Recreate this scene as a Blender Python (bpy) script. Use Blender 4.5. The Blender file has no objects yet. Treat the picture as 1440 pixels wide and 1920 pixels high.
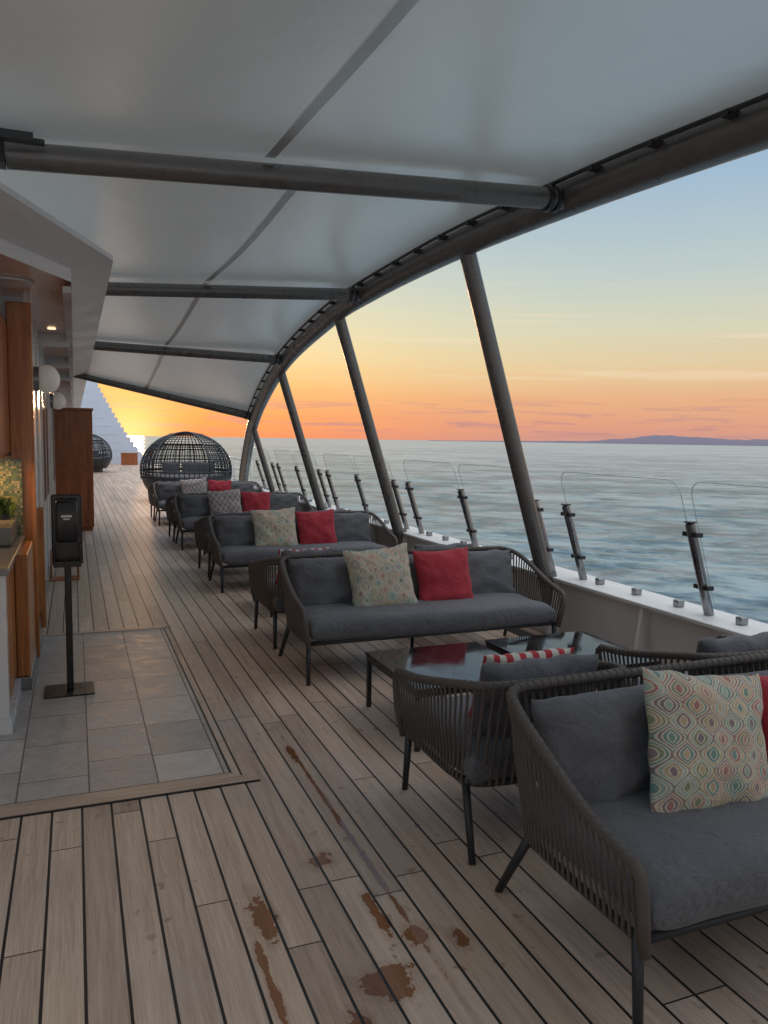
import bpy, math, random
from mathutils import Vector, Matrix, noise as mnoise
random.seed(7)
sc=bpy.context.scene
col=sc.collection
rad=math.radians
# ------------------------------------------------------------ node helpers
class NT:
    def __init__(s,tree): s.t=tree; s.n=tree.nodes; s.l=tree.links
    def new(s,typ,**kw):
        n=s.n.new(typ)
        for k,v in kw.items(): setattr(n,k,v)
        return n
    def set(s,inp,v):
        if v is None: return
        if isinstance(v,bpy.types.NodeSocket): s.l.new(v,inp)
        else: inp.default_value=v
    def m(s,op,a,b=None,c=None,clamp=False):
        n=s.new('ShaderNodeMath',operation=op,use_clamp=clamp)
        s.set(n.inputs[0],a); s.set(n.inputs[1],b); s.set(n.inputs[2],c)
        return n.outputs[0]
    def mix(s,f,a,b,bt='MIX'):
        n=s.new('ShaderNodeMix',data_type='RGBA',blend_type=bt)
        s.set(n.inputs[0],f)
        s.set(n.inputs[6],a if isinstance(a,bpy.types.NodeSocket) else (*a,1)[:4])
        s.set(n.inputs[7],b if isinstance(b,bpy.types.NodeSocket) else (*b,1)[:4])
        return n.outputs[2]
    def noise(s,vec,scale,detail=3,rough=.5,dist=0,out='Fac'):
        n=s.new('ShaderNodeTexNoise'); s.set(n.inputs['Vector'],vec)
        n.inputs['Scale'].default_value=scale; n.inputs['Detail'].default_value=detail
        n.inputs['Roughness'].default_value=rough; n.inputs['Distortion'].default_value=dist
        return n.outputs[out]
    def comb(s,x,y,z=0.0):
        n=s.new('ShaderNodeCombineXYZ'); s.set(n.inputs[0],x); s.set(n.inputs[1],y); s.set(n.inputs[2],z); return n.outputs[0]
    def sep(s,v):
        n=s.new('ShaderNodeSeparateXYZ'); s.set(n.inputs[0],v); return n.outputs
    def vm(s,op,a,b=None,scale=None):
        n=s.new('ShaderNodeVectorMath',operation=op); s.set(n.inputs[0],a)
        if b is not None: s.set(n.inputs[1],b)
        if scale is not None: n.inputs['Scale'].default_value=scale
        return n.outputs[0]
    def wn(s,v):
        n=s.new('ShaderNodeTexWhiteNoise',noise_dimensions='3D'); s.set(n.inputs['Vector'],v); return n.outputs['Value'],n.outputs['Color']
    def mr(s,v,a,b,c=0.,d=1.,smooth=True):
        n=s.new('ShaderNodeMapRange'); n.interpolation_type='SMOOTHSTEP' if smooth else 'LINEAR'
        s.set(n.inputs[0],v)
        for i,q in enumerate((a,b,c,d)): n.inputs[i+1].default_value=q
        return n.outputs[0]
    def bump(s,h,st=.3,dist=.01,nrm=None):
        n=s.new('ShaderNodeBump'); s.set(n.inputs['Height'],h); n.inputs['Strength'].default_value=st; n.inputs['Distance'].default_value=dist
        if nrm: s.l.new(nrm,n.inputs['Normal'])
        return n.outputs[0]
    def ramp(s,f,stops,interp='LINEAR'):
        n=s.new('ShaderNodeValToRGB'); s.set(n.inputs[0],f); cr=n.color_ramp; cr.interpolation=interp
        while len(cr.elements)<len(stops): cr.elements.new(.5)
        for e,(p,c) in zip(cr.elements,stops): e.position=p
        for e,(p,c) in zip(cr.elements,stops): e.position=p; e.color=(*c,1)
        return n.outputs[0]
def newmat(name):
    m=bpy.data.materials.new(name); m.use_nodes=True
    t=NT(m.node_tree); b=t.n['Principled BSDF']; return m,t,b
def coords(t,kind='Object'): return t.new('ShaderNodeTexCoord').outputs[kind]
def simple(name,c,rough=.5,metal=0.,var=.12,vs=6.,bump=0.,bs=80.,spec=None,streak=False):
    m,t,b=newmat(name); o=coords(t)
    if streak:
        mp=t.new('ShaderNodeMapping'); t.l.new(o,mp.inputs[0]); mp.inputs['Scale'].default_value=(1,1,.15); o=mp.outputs[0]
    n=t.noise(o,vs,4,.6)
    cc=t.mix(n,tuple(x*(1-var) for x in c),tuple(min(1,x*(1+var)) for x in c))
    t.l.new(cc,b.inputs['Base Color']); 
    t.l.new(t.mr(n,.3,.7,max(0.02,rough-.08),min(1,rough+.08)),b.inputs['Roughness'])
    b.inputs['Metallic'].default_value=metal
    if spec is not None: b.inputs['Specular IOR Level'].default_value=spec
    if bump: t.l.new(t.bump(t.noise(coords(t),bs,3),bump,.004),b.inputs['Normal'])
    return m
# ------------------------------------------------------------ materials
def deck_mat():
    m,t,b=newmat('teak_deck'); x,y,z=t.sep(coords(t))
    W=.118;L=1.75
    px=t.m('DIVIDE',t.m('ADD',x,.002),W); idx=t.m('FLOOR',px); fx=t.m('FRACT',px)
    ex=t.m('MULTIPLY',t.m('MINIMUM',fx,t.m('SUBTRACT',1.,fx)),W)
    off=t.m('MULTIPLY',t.wn(t.comb(idx,3.,1.))[0],L)
    py=t.m('DIVIDE',t.m('ADD',y,off),L); idy=t.m('FLOOR',py); fy=t.m('FRACT',py)
    ey=t.m('MULTIPLY',t.m('MINIMUM',fy,t.m('SUBTRACT',1.,fy)),L)
    e=t.m('MINIMUM',ex,t.m('ADD',ey,.002))
    caulk=t.mr(e,.0042,.0054,1.,0.)
    seed,sc_=t.wn(t.comb(idx,idy,5.))
    gv=t.comb(t.m('MULTIPLY',x,38.),t.m('MULTIPLY',y,1.6),t.m('MULTIPLY',seed,60.))
    g1=t.noise(gv,1.,5,.65,.6)
    gv2=t.comb(t.m('MULTIPLY',x,260.),t.m('MULTIPLY',y,7.),t.m('MULTIPLY',seed,90.))
    g2=t.noise(gv2,1.,3,.6)
    g=t.m('ADD',t.m('MULTIPLY',g1,.55),t.m('MULTIPLY',g2,.45))
    c=t.ramp(g,[(.3,(.33,.235,.175)),(.5,(.53,.405,.315)),(.7,(.70,.57,.465))])
    c=t.mix(1.,c,t.ramp(seed,[(0.,(.72,.68,.66)),(.35,(.93,.90,.87)),(.7,(1.,.96,.92)),(1.,(1.18,1.18,1.2))]),'MULTIPLY')
    big=t.noise(coords(t),1.3,5,.6)
    c=t.mix(t.mr(big,.4,.7,0.,.45),c,(.42,.355,.31))
    sp=t.noise(coords(t),13.,2,.5); sp2=t.noise(coords(t),1.1,2,.5)
    spots=t.m('MULTIPLY',t.mr(sp,.64,.70),t.mr(sp2,.47,.58))
    c=t.mix(t.m('MULTIPLY',spots,.6),c,(.20,.11,.06))
    nz=t.noise(coords(t),9.,4,.6); nz2=t.noise(coords(t),34.,3,.6)
    nn=t.m('ADD',t.m('MULTIPLY',t.m('SUBTRACT',nz,.5),2.6),t.m('MULTIPLY',t.m('SUBTRACT',nz2,.5),1.0))
    wet=None
    for cx,cy,rx,ry in [(.56,2.42,.038,.12),(.505,2.12,.014,.2),(.84,2.69,.05,.045),(.92,2.30,.02,.12),(.83,1.99,.085,.07),(1.003,2.9,.010,.85),(1.0,3.72,.018,.12),(.70,1.86,.03,.06),(1.0,2.16,.05,.05),(.34,1.9,.02,.02),(.10,2.05,.02,.02),(1.12,2.08,.03,.04)]:
        dx=t.m('DIVIDE',t.m('SUBTRACT',x,cx),rx); dy=t.m('DIVIDE',t.m('SUBTRACT',y,cy),ry)
        d=t.m('SUBTRACT',1.,t.m('SQRT',t.m('ADD',t.m('MULTIPLY',dx,dx),t.m('MULTIPLY',dy,dy))))
        wet=d if wet is None else t.m('MAXIMUM',wet,d)
    wv=t.m('ADD',wet,nn)
    damp=t.mr(wv,-.9,.05,0.,.5)
    wet=t.mr(wv,.0,.06)
    c=t.mix(damp,c,t.mix(1.,c,(.62,.54,.47),'MULTIPLY'))
    wc=t.mix(1.,c,(.56,.34,.22),'MULTIPLY')
    c=t.mix(wet,c,wc)
    c=t.mix(caulk,c,(.012,.012,.013))
    t.l.new(c,b.inputs['Base Color'])
    rgh=t.m('ADD',t.m('MULTIPLY',g,.25),.38)
    rn=t.new('ShaderNodeMix',data_type='FLOAT'); t.l.new(wet,rn.inputs[0]); t.l.new(rgh,rn.inputs[2]); rn.inputs[3].default_value=.05
    t.l.new(rn.outputs[0],b.inputs['Roughness'])
    h=t.m('SUBTRACT',t.m('MULTIPLY',g,.35),t.m('MULTIPLY',caulk,1.))
    h=t.m('MULTIPLY',h,t.m('SUBTRACT',1.,t.m('MULTIPLY',wet,.9)))
    t.l.new(t.bump(h,.55,.003),b.inputs['Normal'])
    return m
def board_mat():
    m,t,b=newmat('teak_board'); x,y,z=t.sep(coords(t))
    g=t.noise(t.comb(t.m('MULTIPLY',x,2.5),t.m('MULTIPLY',y,120.),0.),1.,5,.65,.4)
    t.l.new(t.ramp(g,[(.3,(.30,.20,.14)),(.7,(.56,.43,.33))]),b.inputs['Base Color']); b.inputs['Roughness'].default_value=.5
    t.l.new(t.bump(g,.3,.002),b.inputs['Normal']); return m
def tile_mat():
    m,t,b=newmat('slate_tile'); x,y,z=t.sep(coords(t))
    W=.30;L=.44
    px=t.m('DIVIDE',t.m('ADD',x,.27),W); idx=t.m('FLOOR',px); fx=t.m('FRACT',px)
    off=t.m('MULTIPLY',t.wn(t.comb(idx,9.,2.))[0],L)
    py=t.m('DIVIDE',t.m('ADD',y,off),L); idy=t.m('FLOOR',py); fy=t.m('FRACT',py)
    e=t.m('MINIMUM',t.m('MULTIPLY',t.m('MINIMUM',fx,t.m('SUBTRACT',1.,fx)),W),t.m('MULTIPLY',t.m('MINIMUM',fy,t.m('SUBTRACT',1.,fy)),L))
    gr=t.mr(e,.0022,.004,1.,0.)
    seed,_=t.wn(t.comb(idx,idy,1.))
    v=t.comb(t.m('ADD',x,t.m('MULTIPLY',seed,7.)),t.m('ADD',y,t.m('MULTIPLY',seed,11.)),seed)
    n1=t.noise(v,7.,6,.65,.8); n2=t.noise(v,60.,4,.65)
    c=t.ramp(n1,[(.3,(.37,.34,.32)),(.55,(.51,.475,.45)),(.8,(.64,.61,.58))])
    c=t.mix(1.,c,t.ramp(seed,[(0.,(.78,.76,.75)),(1.,(1.12,1.09,1.04))]),'MULTIPLY')
    c=t.mix(t.m('MULTIPLY',n2,.4),c,(.29,.26,.24)); c=t.mix(gr,c,(.15,.13,.12))
    t.l.new(c,b.inputs['Base Color']); t.l.new(t.mr(n1,.3,.7,.42,.65),b.inputs['Roughness'])
    h=t.m('SUBTRACT',t.m('ADD',t.m('MULTIPLY',n1,.8),t.m('MULTIPLY',n2,.5)),gr)
    t.l.new(t.bump(h,.8,.009),b.inputs['Normal']); return m
def fabric(name,c,st=.35,var=.25):
    m,t,b=newmat(name); o=coords(t)
    x,y,z=t.sep(o)
    w1=t.noise(t.comb(t.m('MULTIPLY',x,50.),t.m('MULTIPLY',y,600.),t.m('MULTIPLY',z,50.)),1.,2)
    w2=t.noise(t.comb(t.m('MULTIPLY',x,600.),t.m('MULTIPLY',y,50.),t.m('MULTIPLY',z,600.)),1.,2)
    w=t.m('ADD',t.m('MULTIPLY',w1,.5),t.m('MULTIPLY',w2,.5)); big=t.noise(o,5.,3)
    k=t.m('ADD',t.m('MULTIPLY',w,.85),t.m('MULTIPLY',big,.15))
    t.l.new(t.mix(t.mr(k,.35,.65),tuple(q*(1-var) for q in c),tuple(q*(1+var) for q in c)),b.inputs['Base Color'])
    b.inputs['Roughness'].default_value=.85; b.inputs['Sheen Weight'].default_value=.12; b.inputs['Specular IOR Level'].default_value=.25
    wr=t.noise(o,9.,3,.5,1.4)
    n1=t.bump(wr,.4,.03)
    t.l.new(t.bump(w,st,.002,n1),b.inputs['Normal']); return m
def ogee_mat(name,pal,sx=5.2,sy=4.6):
    m,t,b=newmat(name); uv=coords(t,'UV'); x,y,z=t.sep(uv)
    X=t.m('MULTIPLY',x,sx); Y_=t.m('MULTIPLY',y,sy)
    X=t.m('ADD',X,t.m('MULTIPLY',t.m('SUBTRACT',t.noise(uv,5.,2),.5),.10))
    # |u| to nearest integer column, ogee lattice: 4|u| - cos(2 pi v)
    au=t.m('ABSOLUTE',t.m('SUBTRACT',t.m('FRACT',t.m('ADD',X,.5)),.5))
    f=t.m('SUBTRACT',t.m('MULTIPLY',au,4.),t.m('COSINE',t.m('MULTIPLY',Y_,6.2832)))
    a=t.m('MULTIPLY',t.m('ABSOLUTE',t.m('SUBTRACT',1.,f)),.5)
    s1=t.m('LESS_THAN',f,1.)
    ix=t.m('ADD',t.m('FLOOR',t.m('ADD',X,t.m('MULTIPLY',s1,.5))),t.m('MULTIPLY',s1,40.)); iy=t.m('FLOOR',t.m('ADD',Y_,t.m('MULTIPLY',s1,.5)))
    s,_=t.wn(t.comb(ix,iy,2.)); s2,_=t.wn(t.comb(ix,iy,8.)); s3,_=t.wn(t.comb(ix,iy,18.))
    cream=(.66,.59,.47); P=len(pal)
    A=t.ramp(s,[(i/P,p) for i,p in enumerate(pal)],'CONSTANT'); B=t.ramp(s2,[(i/P,p) for i,p in enumerate(reversed(pal))],'CONSTANT')
    C=t.ramp(s3,[(i/P,pal[(i*3+1)%P]) for i in range(P)],'CONSTANT')
    jit=t.m('MULTIPLY',t.m('SUBTRACT',t.noise(uv,70.,3),.5),.12); a=t.m('ADD',a,jit)
    c=t.mix(t.mr(a,.06,.09),C,cream)
    c=t.mix(t.mr(a,.20,.23),c,A)
    c=t.mix(t.mr(a,.34,.37),c,cream)
    c=t.mix(t.mr(a,.46,.49),c,B)
    c=t.mix(t.mr(a,.66,.69),c,cream)
    c=t.mix(t.mr(a,.76,.79),c,C)
    wv=t.noise(uv,150.,3,.7)
    c=t.mix(t.mr(wv,.3,.7,0.,.45),c,(.56,.50,.40))
    t.l.new(c,b.inputs['Base Color']); b.inputs['Roughness'].default_value=.9; b.inputs['Specular IOR Level'].default_value=.2
    wr=t.noise(coords(t),10.,3,.5,1.)
    t.l.new(t.bump(wv,.3,.002,t.bump(wr,.5,.03)),b.inputs['Normal']); return m
def diamond_mat():
    m,t,b=newmat('diamond_fabric'); uv=coords(t,'UV'); x,y,z=t.sep(uv)
    f=t.m('ADD',t.m('COSINE',t.m('MULTIPLY',x,38.)),t.m('COSINE',t.m('MULTIPLY',y,26.)))
    a=t.m('MULTIPLY',t.m('ABSOLUTE',f),.5)
    c=t.ramp(a,[(0.,(.5,.47,.42)),(.18,(.10,.13,.19)),(.45,(.5,.47,.42)),(.72,(.28,.12,.12))],'CONSTANT')
    t.l.new(c,b.inputs['Base Color']); b.inputs['Roughness'].default_value=.9; return m
def stripe_mat():
    m,t,b=newmat('striped_fabric'); x,y,z=t.sep(coords(t,'UV'))
    w=t.m('FRACT',t.m('ADD',t.m('MULTIPLY',x,7.),t.m('MULTIPLY',y,1.2)))
    c=t.mix(t.mr(w,.48,.52),(.45,.035,.04),(.62,.57,.5)); t.l.new(c,b.inputs['Base Color']); b.inputs['Roughness'].default_value=.85; return m
def canopy_mat(name,k=1.,tr_=.36):
    m,t,b=newmat(name); t.n.remove(b); out=t.n['Material Output']; o=coords(t)
    n=t.noise(o,.9,4,.6)
    c=t.mix(n,(.62*k,.64*k,.62*k),(.73*k,.745*k,.725*k))
    d=t.new('ShaderNodeBsdfDiffuse'); t.l.new(c,d.inputs[0]); tr=t.new('ShaderNodeBsdfTranslucent'); t.l.new(t.mix(n,(.41*k,.43*k,.41*k),(.49*k,.50*k,.47*k)),tr.inputs[0])
    g=t.new('ShaderNodeBsdfGlossy'); g.inputs['Roughness'].default_value=.30; g.inputs[0].default_value=(.9,.9,.9,1)
    wr=t.noise(o,2.2,4,.55,.5)
    bp=t.bump(wr,.13,.05)
    for q in (d,tr,g): t.l.new(bp,q.inputs['Normal'])
    m1=t.new('ShaderNodeMixShader'); m1.inputs[0].default_value=tr_; t.l.new(d.outputs[0],m1.inputs[1]); t.l.new(tr.outputs[0],m1.inputs[2])
    fr=t.new('ShaderNodeFresnel'); fr.inputs[0].default_value=1.4
    m2=t.new('ShaderNodeMixShader'); t.l.new(t.m('MULTIPLY',fr.outputs[0],.6),m2.inputs[0]); t.l.new(m1.outputs[0],m2.inputs[1]); t.l.new(g.outputs[0],m2.inputs[2])
    t.l.new(m2.outputs[0],out.inputs[0]); return m
def glass_mat():
    m,t,b=newmat('clear_glass'); t.n.remove(b); out=t.n['Material Output']
    tr=t.new('ShaderNodeBsdfTransparent'); tr.inputs[0].default_value=(.98,.99,.985,1); g=t.new('ShaderNodeBsdfGlossy'); g.inputs['Roughness'].default_value=.01
    fr=t.new('ShaderNodeFresnel'); fr.inputs[0].default_value=1.45
    n=t.noise(coords(t),3.,3)
    geo=t.new('ShaderNodeNewGeometry')
    f=t.m('MULTIPLY',t.m('MULTIPLY',fr.outputs[0],t.m('SUBTRACT',1.,geo.outputs['Backfacing'])),t.mr(n,.3,.7,.25,.45))
    mx=t.new('ShaderNodeMixShader'); t.l.new(f,mx.inputs[0]); t.l.new(tr.outputs[0],mx.inputs[1]); t.l.new(g.outputs[0],mx.inputs[2]); t.l.new(mx.outputs[0],out.inputs[0]); return m
def edge_mat():
    m,t,b=newmat('glass_edge'); t.n.remove(b); out=t.n['Material Output']
    tr=t.new('ShaderNodeBsdfTransparent'); p=t.new('ShaderNodeBsdfPrincipled'); n=t.noise(coords(t),5.,2)
    t.l.new(t.mix(n,(.48,.60,.58),(.6,.72,.70)),p.inputs['Base Color']); p.inputs['Roughness'].default_value=.15
    mx=t.new('ShaderNodeMixShader'); mx.inputs[0].default_value=.5; t.l.new(tr.outputs[0],mx.inputs[1]); t.l.new(p.outputs[0],mx.inputs[2]); t.l.new(mx.outputs[0],out.inputs[0]); return m
def water_mat():
    m,t,b=newmat('sea_water'); t.n.remove(b); out=t.n['Material Output']; o=coords(t)
    x,y,z=t.sep(o)
    U_=t.m('SUBTRACT',t.m('MULTIPLY',x,.84),t.m('MULTIPLY',y,.54)); V_=t.m('ADD',t.m('MULTIPLY',y,.84),t.m('MULTIPLY',x,.54))
    acc=None
    for wl,amp,se in ((1.1,.12,0.),(3.4,.15,3.),(9.,.12,7.),(30.,.05,11.)):
        v=t.comb(t.m('DIVIDE',U_,wl*2.2),t.m('DIVIDE',V_,wl),se)
        nz=t.noise(v,1.,3,.6,.5,'Color')
        q=t.vm('SCALE',t.vm('SUBTRACT',nz,(.5,.5,.5)),scale=amp*2.2)
        acc=q if acc is None else t.vm('ADD',acc,q)
    sx,sy,sz=t.sep(acc)
    nrm=t.vm('NORMALIZE',t.comb(t.m('MULTIPLY',sx,.8),t.m('MULTIPLY',sy,.8),1.))
    dist=t.m('SQRT',t.m('ADD',t.m('MULTIPLY',x,x),t.m('MULTIPLY',y,y)))
    # wave light and dark put into the diffuse colour; wave scale that stays visible grows with distance
    pat=None
    for wl,lo,hi in ((5.,60.,260.),(14.,110.,700.),(45.,300.,2500.),(160.,1000.,9000.)):
        nz=t.noise(t.comb(t.m('DIVIDE',U_,wl*1.3),t.m('DIVIDE',V_,wl*1.1),wl),1.,4,.65,.6)
        wgt=t.mr(dist,lo,hi,1.,0.) if wl==5. else (t.m('MULTIPLY',t.mr(dist,lo*.4,lo),t.mr(dist,hi,hi*2.5,1.,0.)))
        q=t.m('MULTIPLY',t.m('SUBTRACT',nz,.5),wgt); pat=q if pat is None else t.m('ADD',pat,q)
    pat=t.m('ADD',t.m('MULTIPLY',t.m('ADD',sx,sy),.35),pat)
    d=t.new('ShaderNodeBsdfDiffuse'); g=t.new('ShaderNodeBsdfGlossy'); g.inputs['Roughness'].default_value=.18; g.inputs[0].default_value=(.80,.92,1,1)
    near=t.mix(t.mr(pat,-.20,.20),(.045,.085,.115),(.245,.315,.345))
    hz=t.mr(t.m('LOGARITHM',t.m('MAXIMUM',dist,1.),10.),2.1,3.6)  # aerial haze painted into the sea colour: paler with distance
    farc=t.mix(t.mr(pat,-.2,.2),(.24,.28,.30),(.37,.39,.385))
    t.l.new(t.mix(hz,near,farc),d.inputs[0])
    t.l.new(nrm,g.inputs['Normal']); 
    fr=t.new('ShaderNodeFresnel'); fr.inputs[0].default_value=1.33; t.l.new(nrm,fr.inputs['Normal'])
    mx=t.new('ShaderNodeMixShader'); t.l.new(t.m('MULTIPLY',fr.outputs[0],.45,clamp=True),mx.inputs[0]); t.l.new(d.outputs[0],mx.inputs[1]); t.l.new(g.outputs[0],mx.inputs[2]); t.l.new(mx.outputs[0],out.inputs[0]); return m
def wood_mat(name,c1,c2,rough=.3):
    m,t,b=newmat(name); x,y,z=t.sep(coords(t))
    g=t.noise(t.comb(t.m('MULTIPLY',x,22.),t.m('MULTIPLY',y,22.),t.m('MULTIPLY',z,1.8)),1.,5,.6,.8)
    t.l.new(t.mix(t.mr(g,.3,.7),c1,c2),b.inputs['Base Color']); b.inputs['Roughness'].default_value=rough; t.l.new(t.bump(g,.1,.002),b.inputs['Normal']); return m
def mosaic_mat():
    m,t,b=newmat('mosaic_tile'); x,y,z=t.sep(coords(t)); s=.017
    a=t.m('DIVIDE',t.m('ADD',x,y),s); c=t.m('DIVIDE',z,s)
    r,_=t.wn(t.comb(t.m('FLOOR',a),t.m('FLOOR',c),0.))
    fa=t.m('FRACT',a); fc=t.m('FRACT',c); e=t.m('MINIMUM',t.m('MINIMUM',fa,t.m('SUBTRACT',1.,fa)),t.m('MINIMUM',fc,t.m('SUBTRACT',1.,fc)))
    cc=t.ramp(r,[(0.,(.05,.09,.03)),(.25,(.12,.17,.06)),(.5,(.25,.24,.12)),(.75,(.08,.15,.08)),(.9,(.35,.32,.2))],'CONSTANT')
    t.l.new(t.mix(t.m('LESS_THAN',e,.07),cc,(.12,.11,.09)),b.inputs['Base Color']); b.inputs['Roughness'].default_value=.12; return m
def emis(name,c,s):
    m,t,b=newmat(name); b.inputs['Base Color'].default_value=(.9,.85,.8,1); b.inputs['Emission Color'].default_value=(*c,1); b.inputs['Emission Strength'].default_value=s; return m

M_deck=deck_mat(); M_board=board_mat(); M_tile=tile_mat(); M_cush=fabric('grey_fabric',(.122,.122,.132)); M_red=fabric('red_fabric',(.38,.035,.05),.25,.15)
M_ogee=ogee_mat('ogee_fabric',[(.08,.25,.24),(.42,.13,.13),(.50,.36,.20),(.20,.25,.12),(.20,.13,.17),(.30,.44,.38),(.48,.26,.20)])
M_dia=diamond_mat(); M_str=stripe_mat(); M_canopy=canopy_mat('canopy_fabric'); M_seam=canopy_mat('canopy_seam',.70,.25); M_glass=glass_mat(); M_water=water_mat()
M_steel=simple('grey_painted_steel',(.155,.148,.142),.32,.45,.22,7.,.22,90.)
M_beam=M_steel
M_chrome=simple('brushed_steel',(.30,.31,.33),.25,1.,.15,9.)
M_dark=simple('dark_clamp_metal',(.05,.052,.056),.35,.6)
M_white=simple('white_paint',(.68,.67,.66),.4,0,.05,2.,.12,5.)
M_bulw=simple('grey_white_paint',(.62,.61,.60),.45,0,.10,3.,.1,6.)
M_strap=simple('rope_strap',(.105,.088,.077),.7,0,.25,60.,.6,500.)
M_frame=simple('frame_metal',(.035,.037,.042),.42,.3,.15)
M_black=simple('black_plastic',(.012,.012,.013),.3)
M_tabletop=simple('black_glass',(.012,.010,.012),.05)
M_wood=wood_mat('varnished_wood',(.36,.115,.03),(.56,.23,.075),.25)
M_wood2=wood_mat('mahogany',(.26,.07,.025),(.42,.14,.045),.28)
M_soffit=simple('soffit_panel',(.70,.48,.39),.20,.0,.06,1.5,.1,3.)
M_granite=simple('granite',(.22,.20,.18),.2,0,.5,150.)
M_mosaic=mosaic_mat()
M_blue=simple('mast_paint',(.68,.75,.86),.5,0,.05,1.)
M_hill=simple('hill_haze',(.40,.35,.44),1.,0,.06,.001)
M_wall=simple('wall_paint',(.66,.65,.64),.22,0,.06,2.,.1,4.)
M_edge=edge_mat()
M_lamp=emis('lamp_glass',(1,.86,.7),.04); M_bulb=emis('lit_bulb',(1,.55,.22),7.); M_bulb2=emis('dim_bulb',(1,.7,.4),1.6)
M_redp=simple('red_plastic',(.55,.03,.02),.4)
M_leaf=simple('plant_leaf',(.04,.10,.025),.4,0,.4,30.)
M_caulk=simple('black_caulk',(.013,.013,.014),.5)
# ------------------------------------------------------------ mesh helpers
class MB:
    def __init__(s): s.v=[];s.f=[];s.uv=None
    def tube(s,pts,r,seg=10,cap=True,ell=None):
        pts=[Vector(p) for p in pts]; n=len(pts); base=len(s.v)
        rs=r if isinstance(r,(list,tuple)) else [r]*n
        t0=(pts[1]-pts[0]).normalized(); up=Vector((0,0,1)) if abs(t0.z)<.9 else Vector((0,1,0))
        nx=t0.cross(up).normalized()
        for i,p in enumerate(pts):
            if i==0: t=t0
            elif i==n-1: t=(pts[i]-pts[i-1]).normalized()
            else: t=((pts[i+1]-pts[i]).normalized()+(pts[i]-pts[i-1]).normalized()).normalized()
            nx=(nx-t*nx.dot(t)).normalized(); ny=t.cross(nx)
            for k in range(seg):
                a=2*math.pi*k/seg; s.v.append(tuple(p+nx*math.cos(a)*rs[i]+ny*math.sin(a)*rs[i]))
        for i in range(n-1):
            for k in range(seg):
                a=base+i*seg+k; b_=base+i*seg+(k+1)%seg; s.f.append((a,b_,b_+seg,a+seg))
        if cap: s.f.append(tuple(base+k for k in range(seg))[::-1]); s.f.append(tuple(base+(n-1)*seg+k for k in range(seg)))
    def box(s,x0,y0,z0,x1,y1,z1):
        b=len(s.v); s.v+=[(x0,y0,z0),(x1,y0,z0),(x1,y1,z0),(x0,y1,z0),(x0,y0,z1),(x1,y0,z1),(x1,y1,z1),(x0,y1,z1)]
        s.f+=[tuple(b+i for i in q) for q in ((3,2,1,0),(4,5,6,7),(0,1,5,4),(1,2,6,5),(2,3,7,6),(3,0,4,7))]
    def prism(s,poly,fn,d):
        b=len(s.v); n=len(poly)
        for t in (0,d): s.v+=[tuple(fn(a,c,t)) for a,c in poly]
        s.f.append(tuple(b+i for i in range(n))[::-1]); s.f.append(tuple(b+n+i for i in range(n)))
        for i in range(n): j=(i+1)%n; s.f.append((b+i,b+j,b+n+j,b+n+i))
    def sphere(s,c,r,nu=16,nv=10,sz=1.):
        b=len(s.v)
        for i in range(nv+1):
            th=math.pi*i/nv
            for k in range(nu): a=2*math.pi*k/nu; s.v.append((c[0]+r*math.sin(th)*math.cos(a),c[1]+r*math.sin(th)*math.sin(a),c[2]+r*sz*math.cos(th)))
        for i in range(nv):
            for k in range(nu): s.f.append((b+i*nu+k,b+(i+1)*nu+k,b+(i+1)*nu+(k+1)%nu,b+i*nu+(k+1)%nu))
def mk(name,mb,mat,parent=None,smooth=False,bevel=0,loc=None,rot=None,fix=True):
    me=bpy.data.meshes.new(name); me.from_pydata(mb.v,[],mb.f); me.update()
    me.materials.append(mat)
    if fix:
        import bmesh
        bm=bmesh.new(); bm.from_mesh(me); bmesh.ops.recalc_face_normals(bm,faces=bm.faces); bm.to_mesh(me); bm.free()
    if smooth:
        me.polygons.foreach_set('use_smooth',[True]*len(me.polygons))
        if smooth=='auto':
            try: me.set_sharp_from_angle(angle=rad(40))
            except Exception: pass
    o=bpy.data.objects.new(name,me); col.objects.link(o)
    if parent: o.parent=parent
    if loc: o.location=loc
    if rot: o.rotation_euler=rot
    if bevel:
        md=o.modifiers.new('b','BEVEL'); md.width=bevel; md.segments=3; md.limit_method='ANGLE'
    return o
def empty(name,loc=(0,0,0),rot=(0,0,0)):
    e=bpy.data.objects.new(name,None); e.empty_display_size=.2; col.objects.link(e); e.location=loc; e.rotation_euler=rot; return e
def catmull(P,n=8):
    P=[Vector(p) for p in P]; out=[]
    for i in range(len(P)-1):
        p0=P[max(i-1,0)];p1=P[i];p2=P[i+1];p3=P[min(i+2,len(P)-1)]
        for k in range(n):
            t=k/n; out.append(.5*((2*p1)+(p2-p0)*t+(2*p0-5*p1+4*p2-p3)*t*t+(3*p1-p0-3*p2+p3)*t**3))
    out.append(P[-1]); return out
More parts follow.
